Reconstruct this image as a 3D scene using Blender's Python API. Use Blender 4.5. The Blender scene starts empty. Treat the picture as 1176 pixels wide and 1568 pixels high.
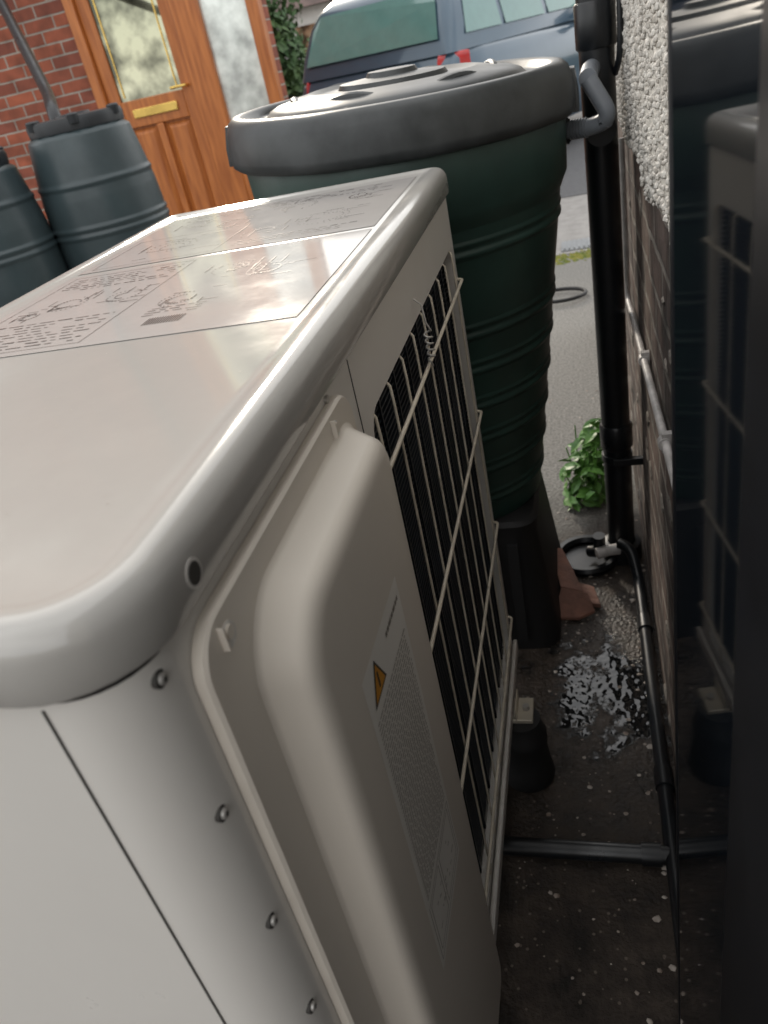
import bpy, bmesh, math, random
from mathutils import Vector, Matrix, noise
random.seed(7)
scn=bpy.context.scene
rad=math.radians
# ---------------------------------------------------------------- materials
def newmat(name):
    m=bpy.data.materials.new(name); m.use_nodes=True
    nt=m.node_tree; b=nt.nodes['Principled BSDF']
    return m,nt,b
def N(nt,t,**k):
    n=nt.nodes.new(t)
    for a,v in k.items(): setattr(n,a,v)
    return n
def mat(name,col,rough=.5,metal=0,var=.12,vscale=8,bump=0,bscale=60,rvar=.0,coat=0,spec=None,col2=None,detail=6):
    m,nt,b=newmat(name)
    tc=N(nt,'ShaderNodeTexCoord')
    n=N(nt,'ShaderNodeTexNoise'); n.inputs['Scale'].default_value=vscale; n.inputs['Detail'].default_value=detail; n.inputs['Roughness'].default_value=.6
    nt.links.new(tc.outputs['Object'],n.inputs['Vector'])
    mx=N(nt,'ShaderNodeMix',data_type='RGBA')
    c2=col2 if col2 else tuple(c*(1-var*2) for c in col)
    mr=N(nt,'ShaderNodeMapRange'); mr.inputs[1].default_value=.35; mr.inputs[2].default_value=.65
    nt.links.new(n.outputs['Fac'],mr.inputs[0]); nt.links.new(mr.outputs[0],mx.inputs[0])
    mx.inputs[6].default_value=(*col,1); mx.inputs[7].default_value=(*c2,1)
    nt.links.new(mx.outputs[2],b.inputs['Base Color'])
    b.inputs['Roughness'].default_value=rough; b.inputs['Metallic'].default_value=metal
    if spec: b.inputs['IOR'].default_value=spec
    if rvar:
        m2=N(nt,'ShaderNodeMapRange'); m2.inputs[1].default_value=.3; m2.inputs[2].default_value=.7
        m2.inputs[3].default_value=rough-rvar; m2.inputs[4].default_value=rough+rvar
        nt.links.new(n.outputs['Fac'],m2.inputs[0]); nt.links.new(m2.outputs[0],b.inputs['Roughness'])
    if coat: b.inputs['Coat Weight'].default_value=coat; b.inputs['Coat Roughness'].default_value=.05
    if bump:
        n2=N(nt,'ShaderNodeTexNoise'); n2.inputs['Scale'].default_value=bscale; n2.inputs['Detail'].default_value=4
        nt.links.new(tc.outputs['Object'],n2.inputs['Vector'])
        bp=N(nt,'ShaderNodeBump'); bp.inputs['Strength'].default_value=bump; bp.inputs['Distance'].default_value=.01
        nt.links.new(n2.outputs['Fac'],bp.inputs['Height']); nt.links.new(bp.outputs[0],b.inputs['Normal'])
    return m
M={}
M['beige']=mat('painted_steel_beige',(.70,.675,.635),.30,var=.02,vscale=5,rvar=.04)  # colour lightened past the lid to make up for shade on the front
M['lid']=mat('painted_lid_beige',(.45,.435,.41),.12,var=.03,vscale=14,rvar=.05,bump=.010,bscale=7,spec=1.6)  # colour darkened against the casing to offset the light falling on top
M['cover']=mat('plastic_cover_beige',(.72,.66,.58),.34,var=.02,vscale=5,bump=.015,bscale=400)
M['wire']=mat('coated_wire',(.74,.67,.55),.4,var=.1,vscale=40)
M['sheet']=mat('sticker_sheet',(.50,.475,.455),.08,var=.03,vscale=20,rvar=.03,spec=1.6)
M['ink']=mat('sticker_ink',(.29,.27,.26),.15,var=.2,vscale=90)
M['label']=mat('label_film',(.86,.83,.77),.35,var=.02)
M['labelink']=mat('label_ink',(.30,.27,.235),.5,var=.1)
M['warn']=mat('warning_orange',(.75,.33,.03),.4)
M['dark']=mat('seam_dark',(.05,.046,.042),.7)
M['fin']=mat('grille_black',(.012,.018,.026),.4,var=.2)
M['screw']=mat('screw_metal',(.55,.53,.50),.4,metal=.5)
M['steel']=mat('galv_steel',(.66,.60,.49),.4,metal=.3)
M['rubber']=mat('rubber',(.012,.012,.013),.6)
M['bpipe']=mat('black_pvc',(.010,.012,.015),.36,var=.3,vscale=12,rvar=.10)
M['gpipe']=mat('grey_hose',(.22,.24,.27),.4)
M['wpipe']=mat('pale_conduit',(.55,.52,.50),.45,var=.2,vscale=25)
M['butt']=mat('butt_green',(.024,.064,.052),.42,var=.22,vscale=4,rvar=.1,bump=.02,bscale=30)
M['buttlid']=mat('butt_lid_black',(.012,.015,.016),.42,col2=(.050,.055,.057),vscale=9,rvar=.1,detail=9)
M['barrel']=mat('barrel_greygreen',(.046,.066,.072),.36,col2=(.030,.045,.050),vscale=5,rvar=.08)
M['blid']=mat('barrel_lid_black',(.02,.024,.028),.45,var=.2)
M['terra']=mat('terracotta_dusty',(.28,.135,.095),.75,col2=(.14,.075,.058),vscale=15,bump=.4,bscale=60)
M['brass']=mat('brass',(.85,.58,.16),.25,metal=.8)
M['tyre']=mat('tyre',(.02,.02,.02),.7)
M['carpaint']=mat('car_paint_blue',(.045,.085,.125),.28,metal=.2,var=.03,coat=.8)
M['carglass']=mat('car_glass',(.12,.24,.22),.06,var=.05,spec=1.9)
M['red']=mat('lamp_red',(.5,.02,.02),.2,coat=.5)
M['cardark']=mat('car_trim',(.02,.02,.022),.5)
M['alloy']=mat('alloy',(.5,.5,.52),.3,metal=.9)
M['leaf']=mat('leaf_green',(.13,.30,.05),.45,col2=(.06,.17,.03),vscale=20)
M['leafd']=mat('leaf_dark',(.045,.10,.035),.6,col2=(.08,.14,.04),vscale=3)
M['bark']=mat('bark',(.10,.07,.05),.9,bump=.5)
M['fence']=mat('grey_fence',(.30,.28,.26),.85,var=.15,vscale=6)  # kept grey to hold warm bounce off the unit
M['roof']=mat('roof_tile',(.12,.08,.07),.8,var=.2,vscale=3)
M['render']=mat('render_white',(.62,.60,.57),.8,var=.05)
M['peb']=mat('pebble_pale',(.66,.635,.59),.85,col2=(.42,.39,.35),vscale=55,detail=2)
M['pebbase']=mat('dash_mortar',(.54,.52,.48),.9,var=.12,vscale=15,bump=.8,bscale=120)
M['patch']=mat('old_mortar_patch',(.26,.23,.20),.9,var=.25,vscale=25,bump=.8,bscale=90)
M['grav']=mat('gravel_pale',(.48,.43,.38),.55,col2=(.18,.13,.10),vscale=40,detail=2)
M['moss']=mat('moss_yellow',(.30,.27,.06),.9,col2=(.11,.15,.03),vscale=20,bump=.5)
M['plate']=mat('plate_yellow',(.6,.45,.05),.5)
M['grate']=mat('grate_grey',(.30,.31,.32),.5,metal=.4)
M['mud']=mat('gully_dark',(.01,.01,.01),.3)
def glassdark():
    m,nt,b=newmat('black_gloss_glass')
    b.inputs['Base Color'].default_value=(.005,.007,.010,1); b.inputs['Roughness'].default_value=.03; b.inputs['IOR'].default_value=1.7
    tc=N(nt,'ShaderNodeTexCoord'); n=N(nt,'ShaderNodeTexNoise'); n.inputs['Scale'].default_value=3
    nt.links.new(tc.outputs['Object'],n.inputs[0])
    mr=N(nt,'ShaderNodeMapRange'); mr.inputs[3].default_value=.01; mr.inputs[4].default_value=.07
    nt.links.new(n.outputs['Fac'],mr.inputs[0]); nt.links.new(mr.outputs[0],b.inputs['Roughness'])
    return m
M['bglass']=glassdark()
M['bframe']=mat('black_upvc',(.008,.009,.012),.30,var=.2,vscale=20)
def woodmat():
    m,nt,b=newmat('oak_stained')
    tc=N(nt,'ShaderNodeTexCoord'); mp=N(nt,'ShaderNodeMapping'); mp.inputs['Scale'].default_value=(14,14,1.2)
    nt.links.new(tc.outputs['Object'],mp.inputs[0])
    n=N(nt,'ShaderNodeTexNoise'); n.inputs['Scale'].default_value=3; n.inputs['Detail'].default_value=8; nt.links.new(mp.outputs[0],n.inputs[0])
    cr=N(nt,'ShaderNodeValToRGB'); cr.color_ramp.elements[0].color=(.30,.085,.018,1); cr.color_ramp.elements[1].color=(.50,.170,.042,1)
    cr.color_ramp.elements[0].position=.3; cr.color_ramp.elements[1].position=.7
    nt.links.new(n.outputs['Fac'],cr.inputs[0]); nt.links.new(cr.outputs[0],b.inputs['Base Color']); b.inputs['Roughness'].default_value=.38
    return m
M['wood']=woodmat()
def paneglass(name,c,r,met,lo=.25,bump=.10,sc=6):  # light and dark blotches in the colour stand in for reflections
    m,nt,b=newmat(name)
    tc=N(nt,'ShaderNodeTexCoord'); n=N(nt,'ShaderNodeTexNoise'); n.inputs['Scale'].default_value=sc; n.inputs['Detail'].default_value=6; nt.links.new(tc.outputs['Object'],n.inputs[0])
    cr=N(nt,'ShaderNodeValToRGB'); cr.color_ramp.elements[0].position=.40; cr.color_ramp.elements[1].position=.60
    cr.color_ramp.elements[0].color=(*[x*lo for x in c],1); cr.color_ramp.elements[1].color=(*c,1)
    nt.links.new(n.outputs['Fac'],cr.inputs[0]); nt.links.new(cr.outputs[0],b.inputs['Base Color'])
    b.inputs['Roughness'].default_value=r
    bp=N(nt,'ShaderNodeBump'); bp.inputs['Strength'].default_value=bump; nt.links.new(n.outputs['Fac'],bp.inputs['Height']); nt.links.new(bp.outputs[0],b.inputs['Normal'])
    b.inputs['Metallic'].default_value=met; b.inputs['IOR'].default_value=1.8
    return m
M['pane']=paneglass('door_glass',(.50,.50,.36),.04,.75,.18,.05,4.5)
M['frost']=paneglass('side_glass',(.80,.84,.80),.15,.3,.55)
def brick(name,axes,c1,c2,mortar,dirty=0,scale=1.0):
    m,nt,b=newmat(name)
    tc=N(nt,'ShaderNodeTexCoord'); sp=N(nt,'ShaderNodeSeparateXYZ'); cb=N(nt,'ShaderNodeCombineXYZ')
    nt.links.new(tc.outputs['Object'],sp.inputs[0]); nt.links.new(sp.outputs[axes[0]],cb.inputs[0]); nt.links.new(sp.outputs[axes[1]],cb.inputs[1])
    nz=N(nt,'ShaderNodeTexNoise'); nz.inputs['Scale'].default_value=7; nt.links.new(tc.outputs['Object'],nz.inputs[0])
    va=N(nt,'ShaderNodeVectorMath',operation='SCALE'); va.inputs[3].default_value=.008 if not dirty else .04; nt.links.new(nz.outputs['Color'],va.inputs[0])
    ad=N(nt,'ShaderNodeVectorMath',operation='ADD'); nt.links.new(cb.outputs[0],ad.inputs[0]); nt.links.new(va.outputs[0],ad.inputs[1])
    br=N(nt,'ShaderNodeTexBrick'); br.inputs['Scale'].default_value=1; br.inputs['Brick Width'].default_value=.225*scale; br.inputs['Row Height'].default_value=.075*scale
    br.inputs['Mortar Size'].default_value=.006 if not dirty else .008; br.inputs['Mortar Smooth'].default_value=.3; br.inputs['Bias'].default_value=0
    br.inputs['Color1'].default_value=(*c1,1); br.inputs['Color2'].default_value=(*c2,1); br.inputs['Mortar'].default_value=(*mortar,1)
    nt.links.new(ad.outputs[0],br.inputs['Vector'])
    n=N(nt,'ShaderNodeTexNoise'); n.inputs['Scale'].default_value=9 if not dirty else 8; n.inputs['Detail'].default_value=9; nt.links.new(tc.outputs['Object'],n.inputs[0])
    mr=N(nt,'ShaderNodeMapRange'); mr.inputs[1].default_value=.3; mr.inputs[2].default_value=.7; mr.inputs[3].default_value=.6 if not dirty else .2; mr.inputs[4].default_value=1.2
    nt.links.new(n.outputs['Fac'],mr.inputs[0])
    mu=N(nt,'ShaderNodeMix',data_type='RGBA',blend_type='MULTIPLY'); mu.inputs[0].default_value=1
    nt.links.new(br.outputs['Color'],mu.inputs[6]); nt.links.new(mr.outputs[0],mu.inputs[7])
    nt.links.new(mu.outputs[2],b.inputs['Base Color']); b.inputs['Roughness'].default_value=.85
    bp=N(nt,'ShaderNodeBump'); bp.inputs['Strength'].default_value=.7 if not dirty else 1.0; bp.inputs['Distance'].default_value=.008 if not dirty else .014
    ma=N(nt,'ShaderNodeMath',operation='MULTIPLY_ADD'); nt.links.new(n.outputs['Fac'],ma.inputs[0]); ma.inputs[1].default_value=1.2 if not dirty else 2.5
    iv=N(nt,'ShaderNodeMath',operation='SUBTRACT'); iv.inputs[0].default_value=1; nt.links.new(br.outputs['Fac'],iv.inputs[1]); nt.links.new(iv.outputs[0],ma.inputs[2])
    nt.links.new(ma.outputs[0],bp.inputs['Height']); nt.links.new(bp.outputs[0],b.inputs['Normal'])
    return m
M['brick']=brick('red_brick',(0,2),(.31,.085,.042),(.18,.052,.032),(.30,.27,.23))
M['brickdirty']=brick('dirty_brick',(1,2),(.19,.13,.105),(.09,.065,.055),(.32,.28,.24),dirty=1)
def groundmat():
    m,nt,b=newmat('concrete_ground'); L=nt.links.new
    tc=N(nt,'ShaderNodeTexCoord'); sp=N(nt,'ShaderNodeSeparateXYZ'); L(tc.outputs['Object'],sp.inputs[0])
    big=N(nt,'ShaderNodeTexNoise'); big.inputs['Scale'].default_value=2.2; big.inputs['Detail'].default_value=6; L(tc.outputs['Object'],big.inputs[0])
    fine=N(nt,'ShaderNodeTexNoise'); fine.inputs['Scale'].default_value=110; fine.inputs['Detail'].default_value=5; L(tc.outputs['Object'],fine.inputs[0])
    med=N(nt,'ShaderNodeTexNoise'); med.inputs['Scale'].default_value=14; med.inputs['Detail'].default_value=9; med.inputs['Roughness'].default_value=.65; L(tc.outputs['Object'],med.inputs[0])
    ma=N(nt,'ShaderNodeMath',operation='MULTIPLY_ADD'); L(big.outputs['Fac'],ma.inputs[0]); ma.inputs[1].default_value=.9; L(sp.outputs[1],ma.inputs[2])
    wet=N(nt,'ShaderNodeMapRange',interpolation_type='SMOOTHSTEP'); wet.inputs[1].default_value=2.0; wet.inputs[2].default_value=2.45; wet.inputs[3].default_value=1; wet.inputs[4].default_value=0
    L(ma.outputs[0],wet.inputs[0])
    dry=N(nt,'ShaderNodeValToRGB'); dry.color_ramp.elements[0].color=(.14,.135,.125,1); dry.color_ramp.elements[1].color=(.29,.28,.26,1); dry.color_ramp.elements[0].position=.35; dry.color_ramp.elements[1].position=.65
    L(fine.outputs['Fac'],dry.inputs[0])
    wc=N(nt,'ShaderNodeValToRGB'); wc.color_ramp.elements[0].color=(.016,.013,.011,1); wc.color_ramp.elements[1].color=(.070,.054,.043,1); wc.color_ramp.elements[0].position=.35; wc.color_ramp.elements[1].position=.68
    L(med.outputs['Fac'],wc.inputs[0])
    vo=N(nt,'ShaderNodeTexVoronoi'); vo.inputs['Scale'].default_value=85; L(tc.outputs['Object'],vo.inputs[0])
    lt=N(nt,'ShaderNodeMapRange'); lt.inputs[1].default_value=.26; lt.inputs[2].default_value=.18; L(vo.outputs['Distance'],lt.inputs[0])
    sc=N(nt,'ShaderNodeSeparateColor'); L(vo.outputs['Color'],sc.inputs[0])
    gt=N(nt,'ShaderNodeMath',operation='GREATER_THAN'); gt.inputs[1].default_value=.78; L(sc.outputs[0],gt.inputs[0])
    sm=N(nt,'ShaderNodeMath',operation='MULTIPLY'); L(lt.outputs[0],sm.inputs[0]); L(gt.outputs[0],sm.inputs[1])
    spk=N(nt,'ShaderNodeMix',data_type='RGBA'); L(sm.outputs[0],spk.inputs[0]); L(wc.outputs[0],spk.inputs[6]); spk.inputs[7].default_value=(.14,.115,.095,1)
    vd=N(nt,'ShaderNodeVectorMath',operation='DISTANCE'); L(tc.outputs['Object'],vd.inputs[0]); vd.inputs[1].default_value=(.205,1.10,0)
    pm=N(nt,'ShaderNodeMath',operation='MULTIPLY_ADD'); L(med.outputs['Fac'],pm.inputs[0]); pm.inputs[1].default_value=.7; L(vd.outputs['Value'],pm.inputs[2])
    pud=N(nt,'ShaderNodeMapRange',interpolation_type='SMOOTHSTEP'); pud.inputs[1].default_value=.45; pud.inputs[2].default_value=.52; pud.inputs[3].default_value=1; pud.inputs[4].default_value=0; L(pm.outputs[0],pud.inputs[0])
    # standing water darkens the concrete under it
    dk=N(nt,'ShaderNodeMix',data_type='RGBA'); L(pud.outputs[0],dk.inputs[0]); L(spk.outputs[2],dk.inputs[6]); dk.inputs[7].default_value=(.010,.010,.010,1)
    mx=N(nt,'ShaderNodeMix',data_type='RGBA'); L(wet.outputs[0],mx.inputs[0]); L(dry.outputs[0],mx.inputs[6]); L(dk.outputs[2],mx.inputs[7])
    L(mx.outputs[2],b.inputs['Base Color'])
    damp=N(nt,'ShaderNodeMapRange',interpolation_type='SMOOTHSTEP'); damp.inputs[1].default_value=.52; damp.inputs[2].default_value=.95; damp.inputs[3].default_value=.26; damp.inputs[4].default_value=.85; L(pm.outputs[0],damp.inputs[0])
    r1=N(nt,'ShaderNodeMix'); L(wet.outputs[0],r1.inputs[0]); r1.inputs[2].default_value=.85; L(damp.outputs[0],r1.inputs[3])
    r2=N(nt,'ShaderNodeMix'); L(pud.outputs[0],r2.inputs[0]); L(r1.outputs[0],r2.inputs[2]); r2.inputs[3].default_value=.03; L(r2.outputs[0],b.inputs['Roughness'])
    si=N(nt,'ShaderNodeMapRange'); si.inputs[3].default_value=1.38; si.inputs[4].default_value=1.6; L(pud.outputs[0],si.inputs[0]); L(si.outputs[0],b.inputs['IOR'])
    rip=N(nt,'ShaderNodeTexNoise'); rip.inputs['Scale'].default_value=45; rip.inputs['Detail'].default_value=1; L(tc.outputs['Object'],rip.inputs[0])
    hh=N(nt,'ShaderNodeMath',operation='MULTIPLY_ADD'); L(med.outputs['Fac'],hh.inputs[0]); hh.inputs[1].default_value=.5; L(fine.outputs['Fac'],hh.inputs[2])
    hm=N(nt,'ShaderNodeMix'); L(pud.outputs[0],hm.inputs[0]); L(hh.outputs[0],hm.inputs[2]); L(rip.outputs['Fac'],hm.inputs[3])
    bs=N(nt,'ShaderNodeMapRange'); bs.inputs[3].default_value=.7; bs.inputs[4].default_value=.38; L(pud.outputs[0],bs.inputs[0])
    bp=N(nt,'ShaderNodeBump'); bp.inputs['Distance'].default_value=.008; L(bs.outputs[0],bp.inputs['Strength']); L(hm.outputs[0],bp.inputs['Height']); L(bp.outputs[0],b.inputs['Normal'])
    return m
M['ground']=groundmat()
M['road']=mat('asphalt',(.12,.12,.125),.8,var=.15,vscale=30,bump=.4,bscale=150)
M['pave']=mat('paving_pale',(.32,.305,.29),.8,var=.12,vscale=12,bump=.3,bscale=80)
# ---------------------------------------------------------------- geometry helpers
def empty(name,loc=(0,0,0),rz=0):
    e=bpy.data.objects.new(name,None); scn.collection.objects.link(e); e.location=loc; e.rotation_euler=(0,0,rz); return e
def obj(name,verts,faces,m,parent=None,smooth=None,bevel=0,bseg=2):
    me=bpy.data.meshes.new(name); me.from_pydata([tuple(v) for v in verts],[],faces)
    bm=bmesh.new(); bm.from_mesh(me); bmesh.ops.recalc_face_normals(bm,faces=bm.faces); bm.to_mesh(me); bm.free()
    if smooth is not None:
        me.shade_smooth(); me.set_sharp_from_angle(angle=rad(smooth))
    me.materials.append(M[m] if isinstance(m,str) else m)
    o=bpy.data.objects.new(name,me); scn.collection.objects.link(o)
    if parent: o.parent=parent
    if bevel:
        b=o.modifiers.new('bev','BEVEL'); b.width=bevel; b.segments=bseg; b.limit_method='ANGLE'; b.angle_limit=rad(40)
        if smooth is None: me.shade_smooth(); me.set_sharp_from_angle(angle=rad(60))
    return o
class G:
    def __init__(s): s.v=[]; s.f=[]
    def add(s,v,f):
        k=len(s.v); s.v+= [tuple(x) for x in v]; s.f+=[tuple(i+k for i in q) for q in f]
    def box(s,x0,x1,y0,y1,z0,z1):
        s.add([(x0,y0,z0),(x1,y0,z0),(x1,y1,z0),(x0,y1,z0),(x0,y0,z1),(x1,y0,z1),(x1,y1,z1),(x0,y1,z1)],
              [(0,3,2,1),(4,5,6,7),(0,1,5,4),(1,2,6,5),(2,3,7,6),(3,0,4,7)])
    def loft(s,loops,cap0=True,cap1=True):
        n=len(loops[0]); k=len(s.v)
        for l in loops: s.v+=[tuple(p) for p in l]
        for i in range(len(loops)-1):
            for j in range(n):
                a=k+i*n+j; b=k+i*n+(j+1)%n; s.f.append((a,b,b+n,a+n))
        if cap0: s.f.append(tuple(k+j for j in range(n))[::-1])
        if cap1: s.f.append(tuple(k+(len(loops)-1)*n+j for j in range(n)))
    def lathe(s,prof,c=(0,0),seg=48,fr=None,caps=True):
        loops=[]
        for r,z in prof:
            loops.append([(c[0]+r*(fr(2*math.pi*j/seg,z) if fr else 1)*math.cos(2*math.pi*j/seg),c[1]+r*(fr(2*math.pi*j/seg,z) if fr else 1)*math.sin(2*math.pi*j/seg),z) for j in range(seg)])
        s.loft(loops,caps,caps)
    def tube(s,pts,r,seg=14,caps=True):
        pts=[Vector(p) for p in pts]; loops=[]; up=None
        for i,p in enumerate(pts):
            d=(pts[min(i+1,len(pts)-1)]-pts[max(i-1,0)]).normalized()
            if up is None: up=d.orthogonal().normalized()
            up=(up-d*up.dot(d)).normalized(); w=d.cross(up)
            rr=r[i] if isinstance(r,(list,tuple)) else r
            loops.append([p+(up*math.cos(2*math.pi*j/seg)+w*math.sin(2*math.pi*j/seg))*rr for j in range(seg)])
        s.loft(loops,caps,caps)
    def make(s,name,m,parent=None,**k): return obj(name,s.v,s.f,m,parent,**k)
def box(name,x0,x1,y0,y1,z0,z1,m,parent=None,bevel=0,bseg=2):
    g=G(); g.box(x0,x1,y0,y1,z0,z1); return g.make(name,m,parent,bevel=bevel,bseg=bseg)
def tube(name,pts,r,m,parent=None,seg=14): g=G(); g.tube(pts,r,seg); return g.make(name,m,parent,smooth=50)
def smoothpath(pts,n=8):
    pts=[Vector(p) for p in pts]; out=[]
    P=[pts[0]]+pts+[pts[-1]]
    for i in range(1,len(P)-2):
        for k in range(n):
            t=k/n; a,b,c,d=P[i-1],P[i],P[i+1],P[i+2]
            out.append(.5*((2*b)+(c-a)*t+(2*a-5*b+4*c-d)*t*t+(3*b-a-3*c+d)*t**3))
    out.append(pts[-1]); return out
def bentpath(pts,r=.03,n=6):
    pts=[Vector(p) for p in pts]; out=[pts[0]]
    for i in range(1,len(pts)-1):
        a=(pts[i-1]-pts[i]).normalized()*r+pts[i]; c=(pts[i+1]-pts[i]).normalized()*r+pts[i]
        for k in range(n+1):
            t=k/n; out.append(a*(1-t)**2+pts[i]*2*t*(1-t)+c*t*t)
    out.append(pts[-1]); return out
def rrect(a0,a1,b0,b1,rs,n=8):
    if not isinstance(rs,(list,tuple)): rs=[rs]*4
    out=[]
    for (ca,cb,sa,sb,st),r in zip([(a1,b1,-1,-1,0),(a0,b1,1,-1,90),(a0,b0,1,1,180),(a1,b0,-1,1,270)],rs):
        for k in range(n+1):
            t=rad(st+90*k/n); out.append((ca+sa*r+r*math.cos(t),cb+sb*r+r*math.sin(t)))
    return out
# ================================================================ HEAT PUMP
T=1.13; B=.178; L=1.05; D=.460
hp=empty('heat_pump_outdoor_unit')
outer=rrect(-D,0,0,L,[.015,.02,.04,.038],8)
g=G(); n=len(outer)
v=[(x,y,B) for x,y in outer]+[(x,y,T-.041) for x,y in outer]
f=[(i,(i+1),(i+1)+n,i+n) for i in range(n-1)]
g.add(v,f); g.make('casing',('beige'),hp,smooth=40)
g=G(); g.loft([[(x,y,z) for x,y in rrect(-D+.005,-.005,.005,L-.005,.03,8)] for z in (T-.06,T-.034)],False,False); g.make('lid_gap_shade','dark',hp,smooth=40)  # dark band put in for the shadow gap under the lid
y0,y1=.038,1.035
def holeplate(name,outl,hole,tomap,m,parent,thick):
    bm=bmesh.new(); es=[]
    for lp in (outl,hole):
        vs=[bm.verts.new(tomap(p)) for p in lp]
        for i in range(len(vs)): es.append(bm.edges.new((vs[i],vs[(i+1)%len(vs)])))
    bmesh.ops.triangle_fill(bm,edges=es,use_beauty=True)
    bmesh.ops.recalc_face_normals(bm,faces=bm.faces)
    me=bpy.data.meshes.new(name); bm.to_mesh(me); bm.free(); me.materials.append(M[m])
    o=bpy.data.objects.new(name,me); scn.collection.objects.link(o); o.parent=parent
    s=o.modifiers.new('s','SOLIDIFY'); s.thickness=thick; s.offset=-1 if me.polygons[0].normal.x>0 else 1
    return o
hole=rrect(.418,1.018,.212,1.018,.03,8)
holeplate('front_panel',rrect(y0,y1,B,T-.041,.0001,1),hole,lambda p:(0,p[0],p[1]),'beige',hp,.014)
box('grille_backing',-.06,-.035,.40,1.03,.2,1.03,'fin',hp)
g=G(); z=.215
while z<1.015: g.box(-.034,-.017,.405,1.03,z,z+.0022); z+=.0075
y=.43
while y<1.02: g.box(-.036,-.015,y,y+.004,.205,1.025); y+=.0785
g.make('grille_slats','fin',hp)
g=G()
for zz in (.962,.732,.502,.272):
    g.tube(bentpath([(-.012,.412,zz),(.0062,.414,zz),(.0075,1.030,zz),(-.004,1.034,zz)],.005,4),.0025,8)
for i in range(9):
    yy=.432+i*.0705
    g.tube([(-.007,yy,1.024),(.0012,yy,1.012),(.0020,yy,.99),(.0020,yy,.24),(.0012,yy,.218),(-.007,yy,.206)],.0016,8)
g.make('wire_guard','wire',hp,smooth=50)
hx=[(.012+.0045*math.cos(t*.9),.675+.0045*math.sin(t*.9),1.005-.0011*t) for t in range(0,34)]
tube('guard_spring',[(.002,.675,1.045),(.010,.675,1.038),(.012,.675,1.015)]+hx+[(.012,.675,.962)],.0013,'screw',hp,8)
box('base_rail',.0015,.010,.02,1.045,B-.004,B+.024,'beige',hp,bevel=.003)
box('base_pan',-.45,-.01,.01,1.04,B-.012,B+.004,'beige',hp)
box('panel_seam',-.001,.0006,.390,.3912,B+.03,T-.045,'dark',hp)
box('end_seam',-.0445,-.0430,-.0006,.002,B+.01,T-.045,'dark',hp)
SZ=(1.078,.984,.889,.795,.70,.605,.51)
g=G()
for zz in SZ: g.tube([(-.0025,.0262,zz),(.0005,.0262,zz),(.0012,.0262,zz)],[.0030,.0030,.0022],16)
for (yy,zz) in ((.318,1.082),): g.tube([(0,yy,zz),(.0025,yy,zz)],.0035,12)
g.make('panel_screws','screw',hp,smooth=30)
g=G()
for zz in SZ: g.box(.0012,.0015,.0250,.0274,zz-.0004,zz+.0004); g.box(.0012,.0015,.0258,.0266,zz-.0014,zz+.0014)
g.make('screw_slots','dark',hp)
g=G()
for zz in SZ: g.tube([(-.004,.0262,zz),(-.0010,.0262,zz)],.0046,16)
g.make('screw_recesses','dark',hp)
# lid
ov=.007
def lidloop(ins,z,dr=0): return [(x,y,z) for x,y in rrect(-D-ov+ins,ov-ins,-ov+ins,L+ov-ins,[max(.004,q-ins*.9) for q in (.030,.03,.055,.055)],8)]
loops=[lidloop(.003,T-.036),lidloop(.001,T-.0375),lidloop(0,T-.036),lidloop(0,T-.016)]
for k in range(1,7):
    t=rad(15*k); loops.append(lidloop(.014*(1-math.cos(t)),T-.016+.016*math.sin(t)))
loops+= [lidloop(.020,T+.0),lidloop(.025,T-.0015),lidloop(.031,T-.003)]
g=G(); g.loft(loops,True,True); g.make('lid',('lid'),hp,smooth=50)
tube('lid_hole',[(.004,.068,1.106),(.0078,.068,1.106)],.006,'dark',hp)
tube('lid_hole_ring',[(.004,.068,1.106),(.0074,.068,1.106)],.0078,'beige',hp)
zt=T-.003
def sheet(name,x0,x1,y0,y1): return obj(name,[(x0,y0,zt+.0006),(x1,y0,zt+.0006),(x1,y1,zt+.0006),(x0,y1,zt+.0006)],[(0,1,2,3)],'sheet',hp)
sheet('instruction_sheet_near',-.425,-.032,.388,.685)
sheet('instruction_sheet_far',-.425,-.032,.698,1.0)
g=G()
def mark(x0,x1,y0,y1): g.add([(x0,y0,zt+.0011),(x1,y0,zt+.0011),(x1,y1,zt+.0011),(x0,y1,zt+.0011)],[(0,1,2,3)])
def frame(x0,x1,y0,y1,w=.0009): mark(x0,x1,y0,y0+w); mark(x0,x1,y1-w,y1); mark(x0,x0+w,y0,y1); mark(x1-w,x1,y0,y1)
def textblock(x0,x1,y0,y1,h=.005,gap=.0045,dens=.8):
    y=y0
    while y<y1:
        x=x0
        while x<x1:
            w=random.uniform(.004,.018)
            if random.random()<dens: mark(x,min(x+w,x1),y,y+h*random.uniform(.3,.5))
            x+=w+.004
        y+=h+gap
def scribble(cx,cy,s):
    for _ in range(9):
        a=random.uniform(-s,s); b=random.uniform(-s,s); w=random.uniform(.2,.9)*s
        if random.random()<.5: mark(cx+a,cx+a+w,cy+b,cy+b+.0013)
        else: mark(cx+a,cx+a+.0013,cy+b,cy+b+w)
    for _ in range(3):
        r=random.uniform(.3,.8)*s; a=random.uniform(0,6)
        for k in range(14):
            t=a+k*.25; x=cx+r*math.cos(t); y=cy+r*math.sin(t); mark(x,x+.002,y,y+.002)
frame(-.41,-.245,.40,.672)
textblock(-.40,-.255,.41,.49); textblock(-.40,-.255,.61,.665)
for cx,cy,s in ((-.35,.55,.035),(-.28,.55,.03),(-.17,.60,.035),(-.12,.57,.03),(-.19,.50,.03),(-.38,.52,.02)): scribble(cx,cy,s)
for i in range(14): mark(-.195+i*.0028,-.195+i*.0028+.0014,.425,.445)
textblock(-.21,-.15,.455,.48,.004,.003)
frame(-.41,-.24,.71,.85)
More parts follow.
